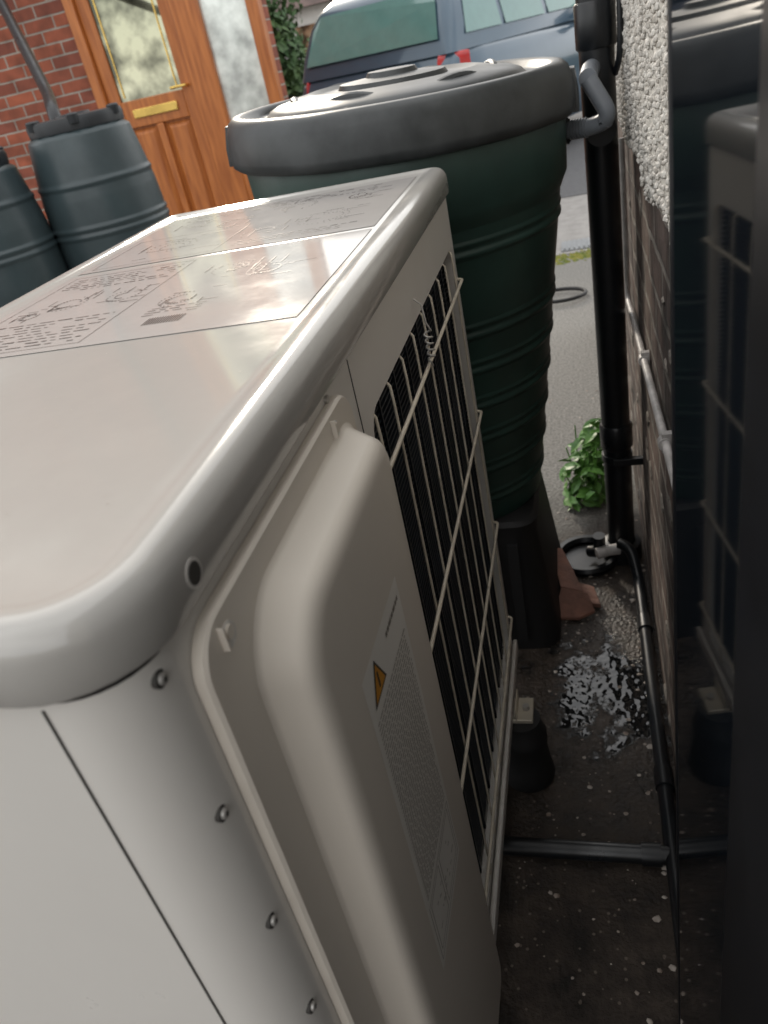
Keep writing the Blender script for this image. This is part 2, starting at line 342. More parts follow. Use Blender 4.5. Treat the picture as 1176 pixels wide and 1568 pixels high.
for cx,cy,s in ((-.33,.78,.05),(-.2,.78,.04),(-.12,.8,.045),(-.35,.92,.04),(-.2,.92,.045),(-.1,.92,.03),(-.28,.88,.03)): scribble(cx,cy,s)
textblock(-.40,-.06,.955,.985,dens=.6); textblock(-.22,-.06,.72,.745)
g.make('instruction_print','ink',hp)
g=G()
for _ in range(110):
    x=random.uniform(-.43,-.03); y=random.uniform(.03,.38); s=random.uniform(.0003,.0008)
    g.add([(x-s,y,zt+.0005),(x,y-s*1.4,zt+.0005),(x+s,y,zt+.0005),(x,y+s,zt+.0005)],[(0,1,2,3)])
g.make('grit_specks','labelink',hp)
# service cover
def cl(y0,y1,z0,z1,r,x): return [(x,a,b) for a,b in rrect(y0,y1,z0,z1,r,8)]
g=G(); fy0,fy1,fz0,fz1=.044,.352,.235,1.080
g.loft([cl(fy0,fy1,fz0,fz1,.028,.0005),cl(fy0,fy1,fz0,fz1,.028,.0065),cl(fy0+.002,fy1-.002,fz0+.002,fz1-.002,.026,.0085)])
g.make('service_cover_flange','cover',hp,smooth=40)
g=G(); cy0,cy1,cz0,cz1=.086,.345,.262,1.056
pr=[(0.0085,-.004),(.0095,-.0015),(.0115,.0),(.028,.0075),(.0315,.0092),(.0343,.0122),(.0363,.0160),(.0375,.0205),(.038,.025)]
g.loft([cl(cy0+i,cy1-i,cz0+i,cz1-i,[.032-i*.6,.050-i*.6,.05-i*.6,.032-i*.6],x) for x,i in pr])
g.make('service_cover','cover',hp,smooth=40)
g=G()
for (yy,zz) in ((.0745,1.062),(.302,1.064)): g.tube([(.0086,yy,zz),(.0091,yy,zz)],.0075,16)
g.make('cover_keyholes','beige',hp)
g=G()
for (yy,zz) in ((.0745,1.064),(.302,1.066)):
    g.tube([(.009,yy,zz),(.0105,yy,zz)],.004,12); g.box(.0087,.0125,yy-.0095,yy-.0083,zz-.005,zz+.009)
g.make('cover_screws','cover',hp,smooth=40)
# warning label
lx=.0384
obj('warning_label',[(lx,.150,.612),(lx,.268,.612),(lx,.268,.952),(lx,.150,.952)],[(0,1,2,3)],'label',hp)
g=G(); lx+=.0004
z=.905
while z>.70:
    y=.157
    while y<.258:
        w=random.uniform(.003,.011); g.add([(lx,y,z),(lx,min(y+w,.260),z),(lx,min(y+w,.260),z+.0013),(lx,y,z+.0013)],[(0,1,2,3)]); y+=w+.0018
    z-=.0046
y=.215
while y<.258:
    w=random.uniform(.003,.008); g.add([(lx,y,.935),(lx,y+w,.935),(lx,y+w,.939),(lx,y,.939)],[(0,1,2,3)]); y+=w+.0015
def lbox(y0,y1,z0,z1,w=.0009):
    for a,b,c,d in ((y0,y1,z0,z0+w),(y0,y1,z1-w,z1),(y0,y0+w,z0,z1),(y1-w,y1,z0,z1)): g.add([(lx,a,c),(lx,b,c),(lx,b,d),(lx,a,d)],[(0,1,2,3)])
lbox(.155,.263,.620,.693); lbox(.160,.20,.627,.688); lbox(.205,.258,.627,.688)
for _ in range(16):
    a=random.uniform(.165,.245); b=random.uniform(.635,.68); w=random.uniform(.002,.009); g.add([(lx,a,b),(lx,a+w,b),(lx,a+w,b+.0014),(lx,a,b+.0014)],[(0,1,2,3)])
g.make('label_print','labelink',hp)
obj('warning_triangle_edge',[(lx,.161,.9165),(lx,.197,.9165),(lx,.179,.9465)],[(0,1,2)],'dark',hp)
obj('warning_triangle',[(lx+.0002,.1645,.9185),(lx+.0002,.1935,.9185),(lx+.0002,.179,.9425)],[(0,1,2)],'warn',hp)
obj('warning_bang',[(lx+.0004,.1775,.922),(lx+.0004,.1805,.922),(lx+.0004,.1805,.936),(lx+.0004,.1775,.936)],[(0,1,2,3)],'dark',hp)
# mounting brackets + feet
for nm,yy in (('far',.885),('near',.16)):
    g=G(); g.box(-.03,.045,yy-.03,yy+.03,B-.022,B-.013); g.box(.0135,.0165,yy-.03,yy+.03,B-.03,B+.012)
    g.make('mount_bracket_'+nm,'steel',hp,bevel=.002)
    tube('mount_bolt_'+nm,[(.032,yy,B-.013),(.032,yy,B-.004)],.007,'screw',hp,6)
for nm,xx,yy in (('a',.022,.87),('b',.0,.16),('c',-.42,.87),('d',-.42,.16)):
    g=G(); g.lathe([(.050,0),(.052,.008),(.047,.04),(.042,.09),(.045,.10),(.045,.118),(.04,.128),(.036,B-.022)],(xx,yy),32); g.make('rubber_foot_'+nm,'rubber',hp,smooth=40)
# ================================================================ GROUND
S=120
obj('ground',[(-S,-S,0),(S,-S,0),(S,S,0),(-S,S,0)],[(0,1,2,3)],'ground')
obj('pavement',[(-S,4.75,.004),(S,4.75,.004),(S,6.4,.004),(-S,6.4,.004)],[(0,1,2,3)],'pave')
obj('road',[(-S,6.4,.008),(S,6.4,.008),(S,16,.008),(-S,16,.008)],[(0,1,2,3)],'road')
g=G()
for i in range(1300):
    x=random.uniform(-1.2,1.6); y=4.68+random.gauss(0,.055); s=random.uniform(.008,.028)
    a=random.uniform(0,6); g.add([(x+s*math.cos(a),y+s*math.sin(a),.0),(x+s*math.cos(a+2.1),y+s*math.sin(a+2.1),.0),(x+s*math.cos(a+4.2),y+s*math.sin(a+4.2),.0),(x,y,s*.6)],[(0,1,3),(1,2,3),(2,0,3)])
g.make('moss_strip','moss')
g=G(); g.box(.06,.34,4.80,5.02,.005,.012)
for i in range(9): g.box(.075+i*.029,.087+i*.029,4.815,5.005,.0125,.02)
g.make('drain_grate','grate')
def pebble(g,x,y,z,s,flat=.6):
    pts=[]
    for k in range(6):
        a=k*math.pi/3+random.uniform(-.3,.3); r=s*random.uniform(.65,1.1); pts.append((x+r*math.cos(a),y+r*math.sin(a)*.85,z+s*flat*.25*random.uniform(.6,1)))
    g.add([(x,y,z+s*flat)]+pts+[(p[0]*.8+x*.2,p[1]*.8+y*.2,z-.001) for p in pts],
      [(0,1+k,1+(k+1)%6) for k in range(6)]+[(1+k,7+k,7+(k+1)%6,1+(k+1)%6) for k in range(6)])
g=G()
for _ in range(700):
    y=-.1+2.8*random.random()**1.2; x=random.uniform(-.45,.29)
    pebble(g,x,y,0,random.choice([.0013,.0015,.002,.002,.0025,.003,.0035,.005,.0065]))
for _ in range(70):
    x=random.gauss(.16,.07); y=random.gauss(1.34,.10)
    if x<.29: pebble(g,x,y,0,random.uniform(.002,.005))
for _ in range(180):
    y=random.uniform(.45,3.2); pebble(g,.292-abs(random.gauss(0,.03)),y,0,random.uniform(.002,.009))
g.make('gravel','grav',smooth=60)
# ================================================================ WATER BUTT (large green)
wb=empty('green_water_butt'); c=(-.133,1.453)
prof=[(.17,.34),(.188,.335),(.194,.35)]
def rz(z): return .194+(z-.35)/(.70)*(.106)
ribs=[.405,.485,.565,.645,.725,.80,.955]
z=.36
while z<1.0:
    r=rz(z)
    for q in ribs:
        d=abs(z-q)
        if d<.008: r+=.0050*(1-(d/.008)**2)
        d2=abs(z-q-.019)
        if d2<.006: r+=.0030*(1-(d2/.006)**2)
    prof.append((r,z)); z+=.0025
prof+=[(.294,1.002),(.302,1.02),(.307,1.03),(.310,1.09),(.312,1.15),(.30,1.17)]
g=G(); g.lathe(prof,c,72); g.make('barrel_body','butt',wb,smooth=60)
g=G()
lp=[(.312,-.078),(.322,-.084),(.330,-.078),(.332,-.065),(.330,-.045),(.328,-.022),(.322,-.006),(.312,.002),(.300,.004),(.290,.0),(.282,-.010),(.262,-.014),(.25,-.010),(.240,.0),(.225,.006),(.16,.018),(.15,.012),(.105,.014),(.10,.022),(.05,.026),(.045,.034),(.0008,.036)]
def lf(a,z): return 1+.020*max(0,math.cos(4*a+.9))**6*(1 if z<-.002 else .3)
g.lathe(lp,(0,0),120,lf); lidm=g.make('barrel_lid','buttlid',wb,smooth=45)
g=G()
for k in range(6):
    a=k*math.pi/3+.3; r=.19
    g.tube([(r*math.cos(a+t*.07),r*math.sin(a+t*.07),.011-.0006*t*t) for t in range(-5,6)],.008,8)
for a in (math.pi+.12,-.02,math.pi/2):
    t=Vector((-math.sin(a),math.cos(a),0)); nn=Vector((math.cos(a),math.sin(a),0)); P=nn*.328; lo=[]
    for zz,w,dp in ((-.082,.036,.012),(-.05,.034,.011),(-.012,.026,.005)):
        lo.append([P+t*w+nn*dp+Vector((0,0,zz)),P-t*w+nn*dp+Vector((0,0,zz)),P-t*w-nn*.01+Vector((0,0,zz)),P+t*w-nn*.01+Vector((0,0,zz))])
    g.loft(lo)
lidr=g.make('lid_ribs_and_lugs','buttlid',wb,smooth=40)
for o in (lidm,lidr): o.location=(c[0],c[1],1.222); o.rotation_euler=(rad(.6),rad(2.2),0)
g=G(); lo=[]
for zz,s in ((0,.215),(.02,.215),(.30,.185),(.335,.19),(.345,.18)):
    lo.append([(c[0]+a,c[1]+b,zz) for a,b in rrect(-s,s,-s,s,.05,6)])
g.loft(lo); g.make('stand','rubber',wb,smooth=40)
g=G()
for k in range(5):
    a=-.13+k*.065; g.loft([[(c[0]+a-.012,c[1]-.222,.03),(c[0]+a+.012,c[1]-.222,.03),(c[0]+a+.012,c[1]-.205,.03),(c[0]+a-.012,c[1]-.205,.03)],[(c[0]+a-.012,c[1]-.196,.29),(c[0]+a+.012,c[1]-.196,.29),(c[0]+a+.012,c[1]-.18,.29),(c[0]+a-.012,c[1]-.18,.29)]])
g.make('stand_ribs','rubber',wb)
# ================================================================ DOWNPIPE + hose
dp=empty('rainwater_downpipe'); px,py=.243,1.61
g=G(); g.tube([(px,py,.0),(px,py,2.1)],.034,32)
for z0,z1 in ((.0,.05),(.335,.40),(1.21,1.29),(1.9,1.96)): g.tube([(px,py,z0),(px,py,z0+.004),(px,py,z1-.004),(px,py,z1)],[.036,.039,.039,.036],32)
g.make('pipe','bpipe',dp,smooth=40)
g=G()
for zz in (.30,1.85):
    g.tube([(px,py,zz),(px,py,zz+.018)],.0375,32); g.box(px+.03,.30,py-.035,py-.028,zz,zz+.018); g.box(px-.01,px+.06,py-.045,py-.03,zz,zz+.018)
g.make('pipe_bracket','bpipe',dp,bevel=.001)
tube('side_cable',smoothpath([(.285,1.60,2.05),(.283,1.60,1.6),(.284,1.59,1.38),(.288,1.58,1.30),(.285,1.58,1.2),(.275,1.60,1.16)],6),.006,'bpipe',dp)
g=G(); g.lathe([(.036,.05),(.05,.045),(.052,.0),(.04,-.001)],(px,py),32); g.make('pipe_socket','bpipe',dp,smooth=40)
hz=empty('diverter_hose')
hp_pts=bentpath([(.222,1.46,1.172),(.258,1.45,1.105),(.235,1.47,1.090),(.158,1.50,1.088)],.022,6)
tube('hose',hp_pts,.0155,'gpipe',hz,16)
g=G(); p0=Vector((.235,1.47,1.090)); p1=Vector((.158,1.50,1.088))
for k in range(6):
    q=p0.lerp(p1,.25+k*.07); q2=p0.lerp(p1,.25+k*.07+.035); g.tube([q,q2],.0180,16)
g.make('hose_ridges','gpipe',hz,smooth=40)
tube('hose_connector',[(.180,1.491,1.088),(.16,1.50,1.088),(.13,1.505,1.088)],.024,'bpipe',hz,8)
tube('wall_spigot',[(.222,1.46,1.172),(.228,1.56,1.178),(.235,1.60,1.18)],.017,'gpipe',hz,16)
tube('diverter_body',[(px,py-.055,1.07),(px,py-.01,1.07)],.03,'bpipe',hz,20)
# ================================================================ thin pipes
ovp=empty('overflow_pipe')
tube('pipe_run',bentpath([(.235,1.52,.10),(.262,1.50,.10),(.276,1.44,.035),(.277,.40,.022)],.03,6),.0140,'bpipe',ovp)
g=G()
for yy in (1.28,.84): g.tube([(.277,yy-.022,.033 if yy>1 else .028),(.277,yy+.022,.033 if yy>1 else .028)],.0175,16)
g.make('pipe_coupling','bpipe',ovp,smooth=40)
cp=empty('condensate_pipe')
tube('pipe_run',[(-.25,.69,.020),(.29,.682,.022)],.0165,'bpipe',cp,20)
tube('pipe_joint',[(.225,.683,.022),(.258,.683,.022)],.0200,'bpipe',cp,20)
tube('pipe_drop',bentpath([(-.25,.69,.16),(-.25,.69,.02),(-.2,.69,.02)],.04),.0165,'bpipe',cp,16)
cd=empty('wall_conduit')
tube('conduit',bentpath([(.290,1.76,1.02),(.290,1.74,.66),(.290,1.60,.675),(.290,.55,.765)],.03,6),.0065,'wpipe',cd,12)
g=G()
for yy,zz in ((1.25,.705),(.85,.739)): g.tube([(.289,yy-.010,zz),(.289,yy+.010,zz-.002)],.0095,12); g.box(.285,.30,yy-.006,yy+.006,zz-.015,zz+.015)
g.make('conduit_clips','wpipe',cd)
# ================================================================ drain gully
dg=empty('drain_gully'); gc=(.150,1.60)
g=G(); g.lathe([(.062,.0),(.085,.0),(.088,.012),(.083,.022),(.070,.022),(.064,.010)],gc,40,caps=False); g.make('gully_ring','bpipe',dg,smooth=40)
g=G(); g.lathe([(.066,.003),(.03,.004),(.0005,.004)],gc,32,caps=False); g.make('gully_water','mud',dg,smooth=60)
tube('waste_elbow',bentpath([(.185,1.56,.10),(.185,1.565,.045),(.160,1.59,.03)],.02),.016,'bpipe',dg,14)
tube('waste_outlet',[(.176,1.535,.060),(.207,1.545,.062),(.235,1.55,.062)],.015,'wpipe',dg,14)
g=G()
def shard(pts,th):
    up=Vector((0,0,-th)); a=[Vector(p) for p in pts]; g.loft([a,[p+up for p in a]])
shard([(.066,1.340,.012),(.125,1.335,.013),(.165,1.36,.014),(.150,1.39,.045),(.118,1.398,.050),(.085,1.40,.058)],.010)
shard([(.085,1.402,.058),(.120,1.405,.046),(.140,1.395,.044),(.115,1.48,.055),(.088,1.56,.066),(.058,1.55,.080)],.009)
shard([(.10,1.40,.02),(.180,1.378,.016),(.165,1.44,.026),(.12,1.46,.030)],.012)
g.make('broken_terracotta_tile','terra',bevel=.002)
# ================================================================ plant
def leafmass(name,clumps,n,size,m,parent=None,up=.3):
    g=G()
    for _ in range(n):
        cx,cy,cz,rx,ry,rz_=random.choice(clumps)
        d=Vector((random.gauss(0,1),random.gauss(0,1),random.gauss(0,1))).normalized()*(random.random()**.4)
        p=Vector((cx+d.x*rx,cy+d.y*ry,cz+d.z*rz_))
        if p.z<.005: p.z=.01
        s=size*random.uniform(.6,1.3)
        nrm=(d+Vector((random.gauss(0,.5),random.gauss(0,.5),up+random.gauss(0,.5)))).normalized()
        t=nrm.orthogonal().normalized(); t.rotate(Matrix.Rotation(random.uniform(0,6.28),3,nrm)); w=nrm.cross(t)
        dr=nrm*(-s*.25)
        g.add([p-t*s,p-t*s*.3+w*s*.42+nrm*s*.08,p+t*s*.35+w*s*.40,p+t*s+dr,p+t*s*.35-w*s*.40,p-t*s*.3-w*s*.42+nrm*s*.08,p+nrm*s*-.06],[(0,1,6),(1,2,6),(2,3,6),(3,4,6),(4,5,6),(5,0,6)])
    return g.make(name,m,parent)
gp=empty('green_weed_plant')
leafmass('leaves',[(.160,1.93,.08,.080,.09,.08),(.185,1.95,.15,.065,.08,.08),(.145,1.88,.04,.065,.06,.05),(.195,1.94,.21,.04,.05,.04)],280,.028,'leaf',gp,1.2)
g=G()
for _ in range(14):
    x=random.uniform(.13,.21); y=random.uniform(1.87,2.0); g.tube([(x,y,0),(x+random.gauss(0,.02),y+random.gauss(0,.02),random.uniform(.1,.23))],.0022,6)
g.make('stems','leaf',gp)
# ================================================================ right-hand wall with pebbledash
rw=empty('pebbledash_house_wall'); wx=.302; wy1=3.5; WH=2.1; wy0=-.62
box('brick_plinth',wx,wx+3,wy0,wy1,0,1.06,'brickdirty',rw)
box('render_wall',wx-.008,wx+3,wy0-.01,wy1+.02,1.0601,WH,'pebbase',rw)
g=G()
bm=bmesh.new(); bmesh.ops.create_icosphere(bm,subdivisions=1,radius=1); iv=[v.co.copy() for v in bm.verts]; iff=[tuple(v.index for v in f.verts) for f in bm.faces]; bm.free()
for _ in range(11000):
    y=random.uniform(.3,wy1+.01); z=random.uniform(1.0,1.75)
    edge=1.035+.05*noise.noise(Vector((y*4,0,0)))
    if z<edge: continue
    s=random.uniform(.0025,.0060)
    g.add([(wx-.009+v.x*s*.8*random.uniform(.7,1.2),y+v.y*s,z+v.z*s) for v in iv],iff)
g.make('pebbledash','peb',rw)
g=G(); y=.0
while y<wy1:
    w=random.uniform(.02,.06); h=.05*noise.noise(Vector((y*4,0,0)))+.02*random.random()
    g.box(wx-.006,wx+.01,y,y+w,1.025+h,1.062); y+=w
g.make('render_edge','pebbase',rw)
g=G()
for _ in range(60):
    y=random.uniform(.6,3.3); z=random.uniform(.03,1.0); s=random.uniform(.006,.03)
    lo=[]; ang=[random.uniform(.5,1.2) for _ in range(9)]
    for d,q in ((0,1),(.002,.85),(.003,.5)): lo.append([(wx-.0005-d,y+s*q*1.6*ang[k]*math.cos(k*.698),z+s*q*ang[k]*math.sin(k*.698)) for k in range(9)])
    g.loft(lo)
g.make('mortar_patches','patch',rw,smooth=60)
obj('roof',[(wx-.03,wy0-.05,WH),(wx-.03,wy1+.1,WH),(wx+3.1,wy1+.1,WH+.5),(wx+3.1,wy0-.05,WH+.5),(wx-.03,wy0-.05,WH+.05),(wx-.03,wy1+.1,WH+.05),(wx+3.1,wy1+.1,WH+.55),(wx+3.1,wy0-.05,WH+.55)],[(0,3,2,1),(4,5,6,7),(0,1,5,4),(1,2,6,5),(2,3,7,6),(3,0,4,7)],'roof',rw)
# ================================================================ black glossy door (ajar)
bd=empty('black_glazed_door',(.2465,.31,0),0)
bd.rotation_euler=(0,0,math.atan2(.08,1))
box('glass_pane',0,.02,-.180,-.006,.05,1.95,'bglass',bd)
box('edge_bead',-.001,.024,-.0058,.0,.05,1.95,'bframe',bd,bevel=.0015)
box('lock_stile',-.003,.03,-.32,-.1802,.05,1.95,'bframe',bd,bevel=.003,bseg=3)
box('glass_pane_rear',0,.02,-.8,-.3202,.05,1.95,'bglass',bd)
box('bottom_rail',-.004,.03,-.8,0,.004,.0498,'bframe',bd,bevel=.002)
box('top_rail',-.004,.03,-.8,0,1.9502,2.02,'bframe',bd,bevel=.002)
# ================================================================ LEFT BARRELS
def barrel(name,x,y,H=1.26,r=.25,stand=.30):
    e=empty(name,(x,y,0))
    prof=[(r*.80,stand),(r*.86,stand+.004),(r*.9,stand+.03)]
    z=stand+.04
    rb=[stand+.22,stand+.25,stand+.55,stand+.58,stand+.75]
    while z<H-.06:
        t=(z-stand)/(H-stand); rr=r*(.90+.13*math.sin(math.pi*min(1,t*1.02)))-(.03*r*max(0,t-.7)/.3)*2.2
        for q in rb:
            d=abs(z-q)
            if d<.012: rr+=.006*(1-(d/.012)**2)
        prof.append((rr,z)); z+=.006
    prof+=[(r*.80,H-.05),(r*.72,H-.03),(r*.5,H-.03)]
    g=G(); g.lathe(prof,(0,0),56); g.make('barrel_body','barrel',e,smooth=60)
    g=G(); g.lathe([(r*.74,H-.045),(r*.80,H-.045),(r*.81,H-.01),(r*.79,H+.004),(r*.66,H+.008),(r*.6,H),(r*.3,H+.002),(r*.28,H+.016),(.001,H+.018)],(0,0),48,lambda a,z:1+.012*math.cos(16*a))
    for k in range(6):
        a=k*math.pi/3; cx,cy=r*.77*math.cos(a),r*.77*math.sin(a); g.lathe([(.022,H-.02),(.024,H+.012),(.018,H+.018),(.001,H+.019)],(cx,cy),12)
    g.make('barrel_lid','blid',e,smooth=40)
    g=G(); g.lathe([(r*.95,0),(r*.96,.02),(r*.86,stand-.02),(r*.9,stand-.002),(r*.5,stand-.001)],(0,0),12); g.make('stand','rubber',e)
    return e
barrel('grey_water_barrel',-1.84,3.15,1.29)
barrel('grey_water_barrel',-2.24,2.82,1.23,.26)
tube('rainwater_pipe',bentpath([(-3.36,5.22,2.6),(-3.36,5.22,2.3),(-2.2,3.6,1.40),(-2.0,3.27,1.33),(-2.0,3.27,1.2)],.12,6),.028,'bpipe')
# ================================================================ BRICK HOUSE
bh=empty('brick_house'); hy=5.3; xr=-1.66
def bx(n,*a,**k): return box(n,*a,bh,**k)
bx('front_wall',-11,-2.93,hy,hy+.22,0,2.6,'brick')
bx('porch_roof',-11.1,xr+.06,hy-.12,hy+.4,2.62,2.74,'render')
bx('porch_back',-5.4,xr-.01,hy+.15,hy+.25,.0,2.6,'brick')
bx('main_walls',-11,-5.45,hy+.25,hy+6,0,5.2,'brick')
obj('main_roof',[(-11.2,hy,5.2),(-5.25,hy,5.2),(-5.25,hy+6.2,5.2),(-11.2,hy+6.2,5.2),(-11.2,hy+3.1,7.4),(-5.25,hy+3.1,7.4)],[(0,1,5,4),(2,3,4,5),(0,4,3),(1,2,5),(0,3,2,1)],'roof',bh)
for i,(a,b) in enumerate(((-7.4,-6.2),(-10.0,-8.8))):
    bx('upper_window_frame_%d'%i,a,b,hy+.21,hy+.249,3.2,4.4,'render'); bx('upper_window_glass_%d'%i,a+.08,b-.08,hy+.20,hy+.209,3.28,4.32,'pane')
g=G(); fy0,fy1=hy-.02,hy+.07
for a,b in ((-2.93,-2.86),(-2.215,-2.03),(-1.72,xr+.02)): g.box(a,b,fy0,fy1,.15,2.5)
g.box(-2.93,xr,fy0-.002,fy1,2.5,2.6); g.box(-2.03,-1.72,fy0,fy1,.15,.95); g.box(-2.93,xr,fy0-.04,fy1,.02,.15)
g.make('door_frame','wood',bh,bevel=.008)
g=G(); dy=hy+.015
for a,b,z0,z1 in ((-2.858,-2.77,.16,2.49),(-2.305,-2.217,.16,2.49),(-2.77,-2.305,2.38,2.49),(-2.77,-2.305,1.135,1.30),(-2.77,-2.305,.16,.36),(-2.56,-2.51,.36,1.135)): g.box(a,b,dy,dy+.045,z0,z1)
g.make('door_leaf','wood',bh,bevel=.006)
g=G()
for a,b in ((-2.77,-2.56),(-2.51,-2.305)):
    lo=[]
    for y_,i in ((dy+.03,0),(dy+.03,.012),(dy+.008,.045)): lo.append([(x,y_,z) for x,z in rrect(a+i,b-i,.36+i,1.135-i,.001,1)])
    g.loft(lo,False,True)
g.make('door_panels','wood',bh)
bx('door_glass',-2.77,-2.305,dy+.018,dy+.026,1.30,2.38,'pane')
bx('side_glass',-2.03,-1.72,hy+.02,hy+.03,.95,2.5,'frost')
g=G(); g.box(-2.74,-2.732,dy+.012,dy+.0175,1.32,2.36); g.box(-2.345,-2.337,dy+.012,dy+.0175,1.32,2.36)
g.make('glazing_lead','brass',bh)
bx('letterbox',-2.70,-2.365,dy-.014,dy-.001,1.19,1.245,'brass',bevel=.005)
g=G(); g.tube(bentpath([(-2.255,dy,1.32),(-2.255,dy-.05,1.32),(-2.36,dy-.05,1.32)],.015),.009,10); g.make('door_handle','brass',bh,smooth=40)
bx('door_step',-3.1,xr+.1,hy-.4,hy-.05,0,.12,'pave')
# ================================================================ CAR
car=empty('parked_car',(-.727,7.0,0),0)
th=rad(26); car.rotation_euler=(0,0,math.pi/2-th)
W=.93
def sec(u,top,w,zb=.28,rd=.1):
    pts=[(w*.9,zb),(w*.985,zb+.12),(w,.60),(w*.995,.80),(w*.965,top-rd),(w*.90,top-.02),(w*.78,top)]
    return [(u,W+a,z) for a,z in pts]+[(u,W-a,z) for a,z in pts[::-1]]
g=G(); g.loft([sec(.0,.90,.84,.42),sec(.05,1.02,.89,.34),sec(.16,1.17,.91,.30),sec(.6,1.19,.92),sec(1.6,1.17,.925),sec(2.8,1.13,.925),sec(3.1,1.10,.92),sec(3.7,1.02,.90),sec(4.15,.88,.86,.3),sec(4.3,.66,.76,.36)])
g.make('body','carpaint',car,smooth=50)
def cab(z,u0,u1,w,r): return [(a,W+b,z) for a,b in rrect(u0,u1,-w,w,r,5)]
g=G(); g.loft([cab(1.12,.10,3.25,.87,.10),cab(1.30,.17,3.0,.845,.10),cab(1.50,.27,2.65,.79,.10),cab(1.62,.36,2.42,.74,.12),cab(1.70,.46,2.3,.66,.16),cab(1.715,.8,2.0,.5,.16)])
g.make('cabin','carpaint',car,smooth=50)
def quad(name,p,m,off=(0,0,0)):
    return obj(name,[tuple(Vector(q)+Vector(off)) for q in p],[tuple(range(len(p)))],m,car)
quad('rear_window',[(.145,W-.74,1.235),(.145,W+.74,1.235),(.27,W+.68,1.50),(.345,W+.62,1.60),(.345,W-.62,1.60),(.27,W-.68,1.50)],'carglass',(-.022,0,.0))
for s,nm in ((-1,'right'),(1,'left')):
    for i,(u0,u1,v0,v1) in enumerate(((.36,.95,.50,.97),(1.02,1.75,1.03,1.72),(1.83,2.85,1.80,2.45))):
        quad('side_window_%s_%d'%(nm,i),[(u0,W+s*.857,1.235),(u1,W+s*.857,1.235),(v1,W+s*.768,1.58),(v0,W+s*.768,1.58)],'carglass',(0,s*.010,.0))
quad('windscreen',[(3.10,W-.70,1.22),(3.10,W+.70,1.22),(2.60,W+.64,1.57),(2.60,W-.64,1.57)],'carglass',(.03,0,.0))
g=G()
for s in (-1,1):
    lo=[]
    for z,a in ((.90,.0),(.93,.012),(1.08,.012),(1.12,.0)): lo.append([(.02-a+(z-.86)*.25,W+s*.74,z),(.26,W+s*.945,z),(.26,W+s*.86,z),(.1+(z-.86)*.25,W+s*.72,z)])
    g.loft(lo)
g.make('tail_lamps','red',car,bevel=.01)
box('rear_bumper',-.05,.3,W-.86,W+.86,.34,.60,'carpaint',car,bevel=.05,bseg=3)
box('number_plate',-.056,-.0505,W-.26,W+.26,.64,.75,'plate',car)
box('plate_recess',-.02,.05,W-.35,W+.35,.62,.82,'cardark',car)
g=G()
for u in (.85,3.45):
    for s in (-1,1):
        cy=W+s*.86; g.tube([(u,cy-.1,.32),(u,cy-.085,.32),(u,cy+.085,.32),(u,cy+.1,.32)],[.27,.32,.32,.27],28)
g.make('tyres','tyre',car,smooth=40)
g=G()
for u in (.85,3.45):
    for s in (-1,1): g.tube([(u,W+s*.94,.32),(u,W+s*.972,.32)],[.21,.20],24)
g.make('wheels','alloy',car,smooth=40)
g=G()
for u in (.85,3.45):
    for s in (-1,1): g.tube([(u,W+s*.86,.33),(u,W+s*.928,.33)],.37,28)
g.make('wheel_arches','cardark',car,smooth=40)
g=G()
for s in (-1,1):
    lo=[[(2.62+a*.8,W+s*(.96+q*.08),1.25+b*.8) for a,b in rrect(-.07,.10,-.07,.07,.04,4)] for q in (0,1,2)]
    g.loft(lo); g.box(2.6,2.7,W+s*.92-.05,W+s*.92+.05,1.17,1.24)
g.make('door_mirrors','carpaint',car,smooth=50)
g=G()
for s in (-1,1): g.tube(smoothpath([(.6,W+s*.68,1.69),(.75,W+s*.68,1.74),(2.2,W+s*.68,1.74),(2.35,W+s*.68,1.69)],5),.016,8)
g.make('roof_rails','cardark',car,smooth=40)
tube('aerial',[(.75,W-.2,1.70),(.45,W-.2,1.98)],.005,'cardark',car,6)
pts=[(.06+.13*math.cos(t*.2),3.9+.10*math.sin(t*.2),.02+.002*(t/32)) for t in range(60)]
tube('garden_hose',pts,.009,'rubber')
# ================================================================ background planting and bungalow
hd=empty('garden_shrub')
leafmass('foliage',[(-3.1,9.4,.9,.55,.5,.9),(-3.0,9.3,1.9,.5,.5,.7),(-3.3,9.5,2.6,.35,.35,.5),(-2.85,9.1,1.3,.3,.3,.6)],5200,.05,'leafd',hd)
tube('trunk',[(-3.1,9.4,0),(-3.1,9.4,2.4)],[.06,.02],'bark',hd)
hg=empty('distant_hedge')
leafmass('foliage',[(x,17+random.gauss(0,.3),.7+random.random()*.3,1.0,.6,.8) for x in [i*1.1-11 for i in range(24)]],9000,.11,'leafd',hg)
g=G()
for i in range(24): g.tube([(i*1.1-11,17,0),(i*1.1-11,17,1)],.05,6)
g.make('stems','bark',hg)
bg=empty('rendered_bungalow')
box('walls',-9,8,24,30,0,2.5,'render',bg)
obj('roof',[(-9.4,23.6,2.5),(8.4,23.6,2.5),(8.4,30.4,2.5),(-9.4,30.4,2.5),(-7,27,4.4),(6,27,4.4)],[(0,1,5,4),(1,2,5),(2,3,4,5),(3,0,4),(0,3,2,1)],'roof',bg)
for i,x in enumerate((-7,-3.5,1,4.8)):
    box('window_%d'%i,x,x+1.6,23.95,23.99,.9,2.1,'pane',bg); box('sill_%d'%i,x-.1,x+1.7,23.9,23.998,.82,.899,'render',bg)
bf=empty('unseen_fence')  # unseen fence added behind the camera for the glass to reflect
g=G(); x=-7.0
while x<4: g.box(x,x+.13,-8,-7.97,.05,1.8); x+=.14
g.box(-7,4,-7.968,-7.93,.4,.48); g.box(-7,4,-7.968,-7.93,1.4,1.48)
g.make('boards','fence',bf)
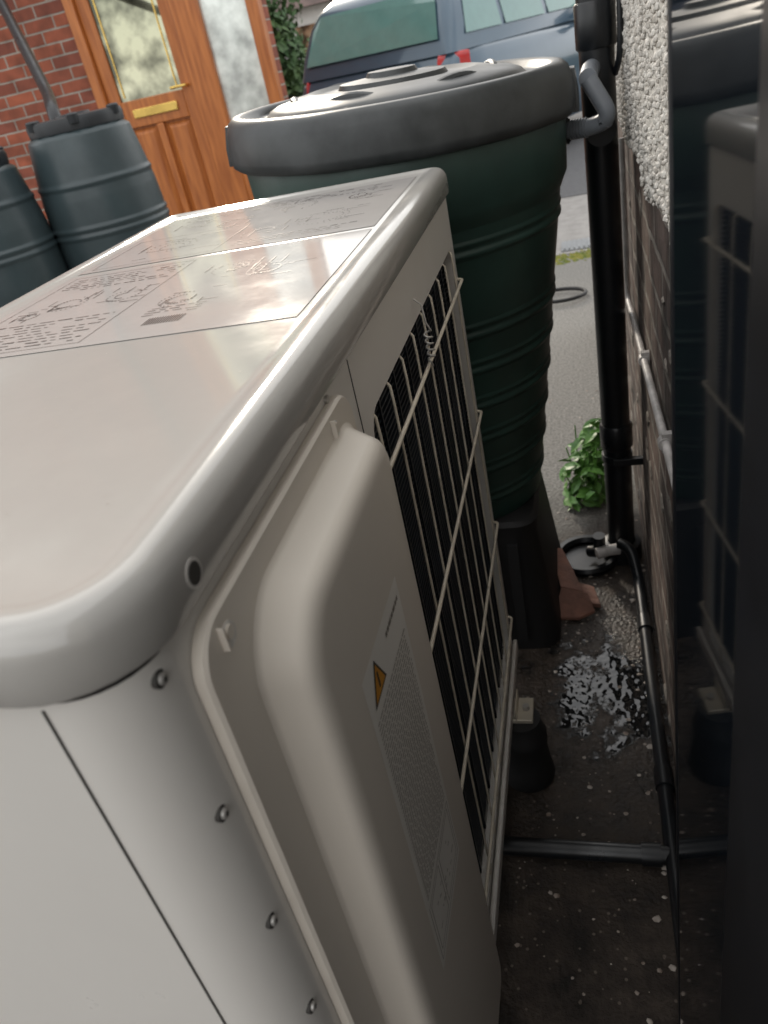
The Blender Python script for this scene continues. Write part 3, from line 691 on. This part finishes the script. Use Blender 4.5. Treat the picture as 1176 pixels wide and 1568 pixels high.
# ================================================================ LIGHT
w=bpy.data.worlds.new("World"); scn.world=w; w.use_nodes=True; nt=w.node_tree
bgn=nt.nodes['Background']; sk=nt.nodes.new('ShaderNodeTexSky'); sk.sky_type='NISHITA'; sk.sun_disc=False
el=21.5; az=-22.5
sk.sun_elevation=rad(el); sk.sun_rotation=rad(az); sk.air_density=1.0; sk.dust_density=2; sk.ozone_density=1; sk.altitude=0
# bright cloud layer added over the sky to raise the fill light
tc=nt.nodes.new('ShaderNodeTexCoord'); mp=nt.nodes.new('ShaderNodeMapping'); mp.inputs['Scale'].default_value=(1,1,2.2)
cn=nt.nodes.new('ShaderNodeTexNoise'); cn.inputs['Scale'].default_value=1.6; cn.inputs['Detail'].default_value=6
cr=nt.nodes.new('ShaderNodeMapRange'); cr.inputs[1].default_value=.30; cr.inputs[2].default_value=.62; cr.inputs[3].default_value=.45; cr.inputs[4].default_value=1.0
mxs=nt.nodes.new('ShaderNodeMix'); mxs.data_type='RGBA'; mxs.inputs[7].default_value=(13.2,13.1,12.9,1)
nt.links.new(tc.outputs['Generated'],mp.inputs[0]); nt.links.new(mp.outputs[0],cn.inputs[0]); nt.links.new(cn.outputs['Fac'],cr.inputs[0])
nt.links.new(cr.outputs[0],mxs.inputs[0]); nt.links.new(sk.outputs[0],mxs.inputs[6]); nt.links.new(mxs.outputs[2],bgn.inputs[0]); bgn.inputs[1].default_value=.15
sun=bpy.data.lights.new('sun','SUN'); sun.energy=2.2; sun.angle=rad(6); sun.color=(1,.90,.76)
so=bpy.data.objects.new('sun',sun); scn.collection.objects.link(so)
dirv=Vector((math.sin(rad(az))*math.cos(rad(el)),math.cos(rad(az))*math.cos(rad(el)),math.sin(rad(el))))
so.rotation_euler=(-dirv).to_track_quat('-Z','Y').to_euler()
# ================================================================ CAMERA
cd_=bpy.data.cameras.new('Camera'); cam=bpy.data.objects.new('Camera',cd_); scn.collection.objects.link(cam); scn.camera=cam
R0=Vector((.96161,.19241,-.19531)); R1=Vector((-.06332,-.53742,-.84104)); R2=Vector((-.26682,.82105,-.50446))
m=Matrix((( R0.x,-R1.x,-R2.x,.1953),(R0.y,-R1.y,-R2.y,-.2049),(R0.z,-R1.z,-R2.z,1.3007),(0,0,0,1)))
cam.matrix_world=m
cd_.sensor_fit='VERTICAL'; cd_.sensor_height=36; cd_.lens=27.54; cd_.clip_start=.01; cd_.clip_end=500
cd_.dof.use_dof=True; cd_.dof.focus_distance=.85; cd_.dof.aperture_fstop=9
scn.view_settings.view_transform='Standard'; scn.view_settings.look='None'; scn.view_settings.exposure=0
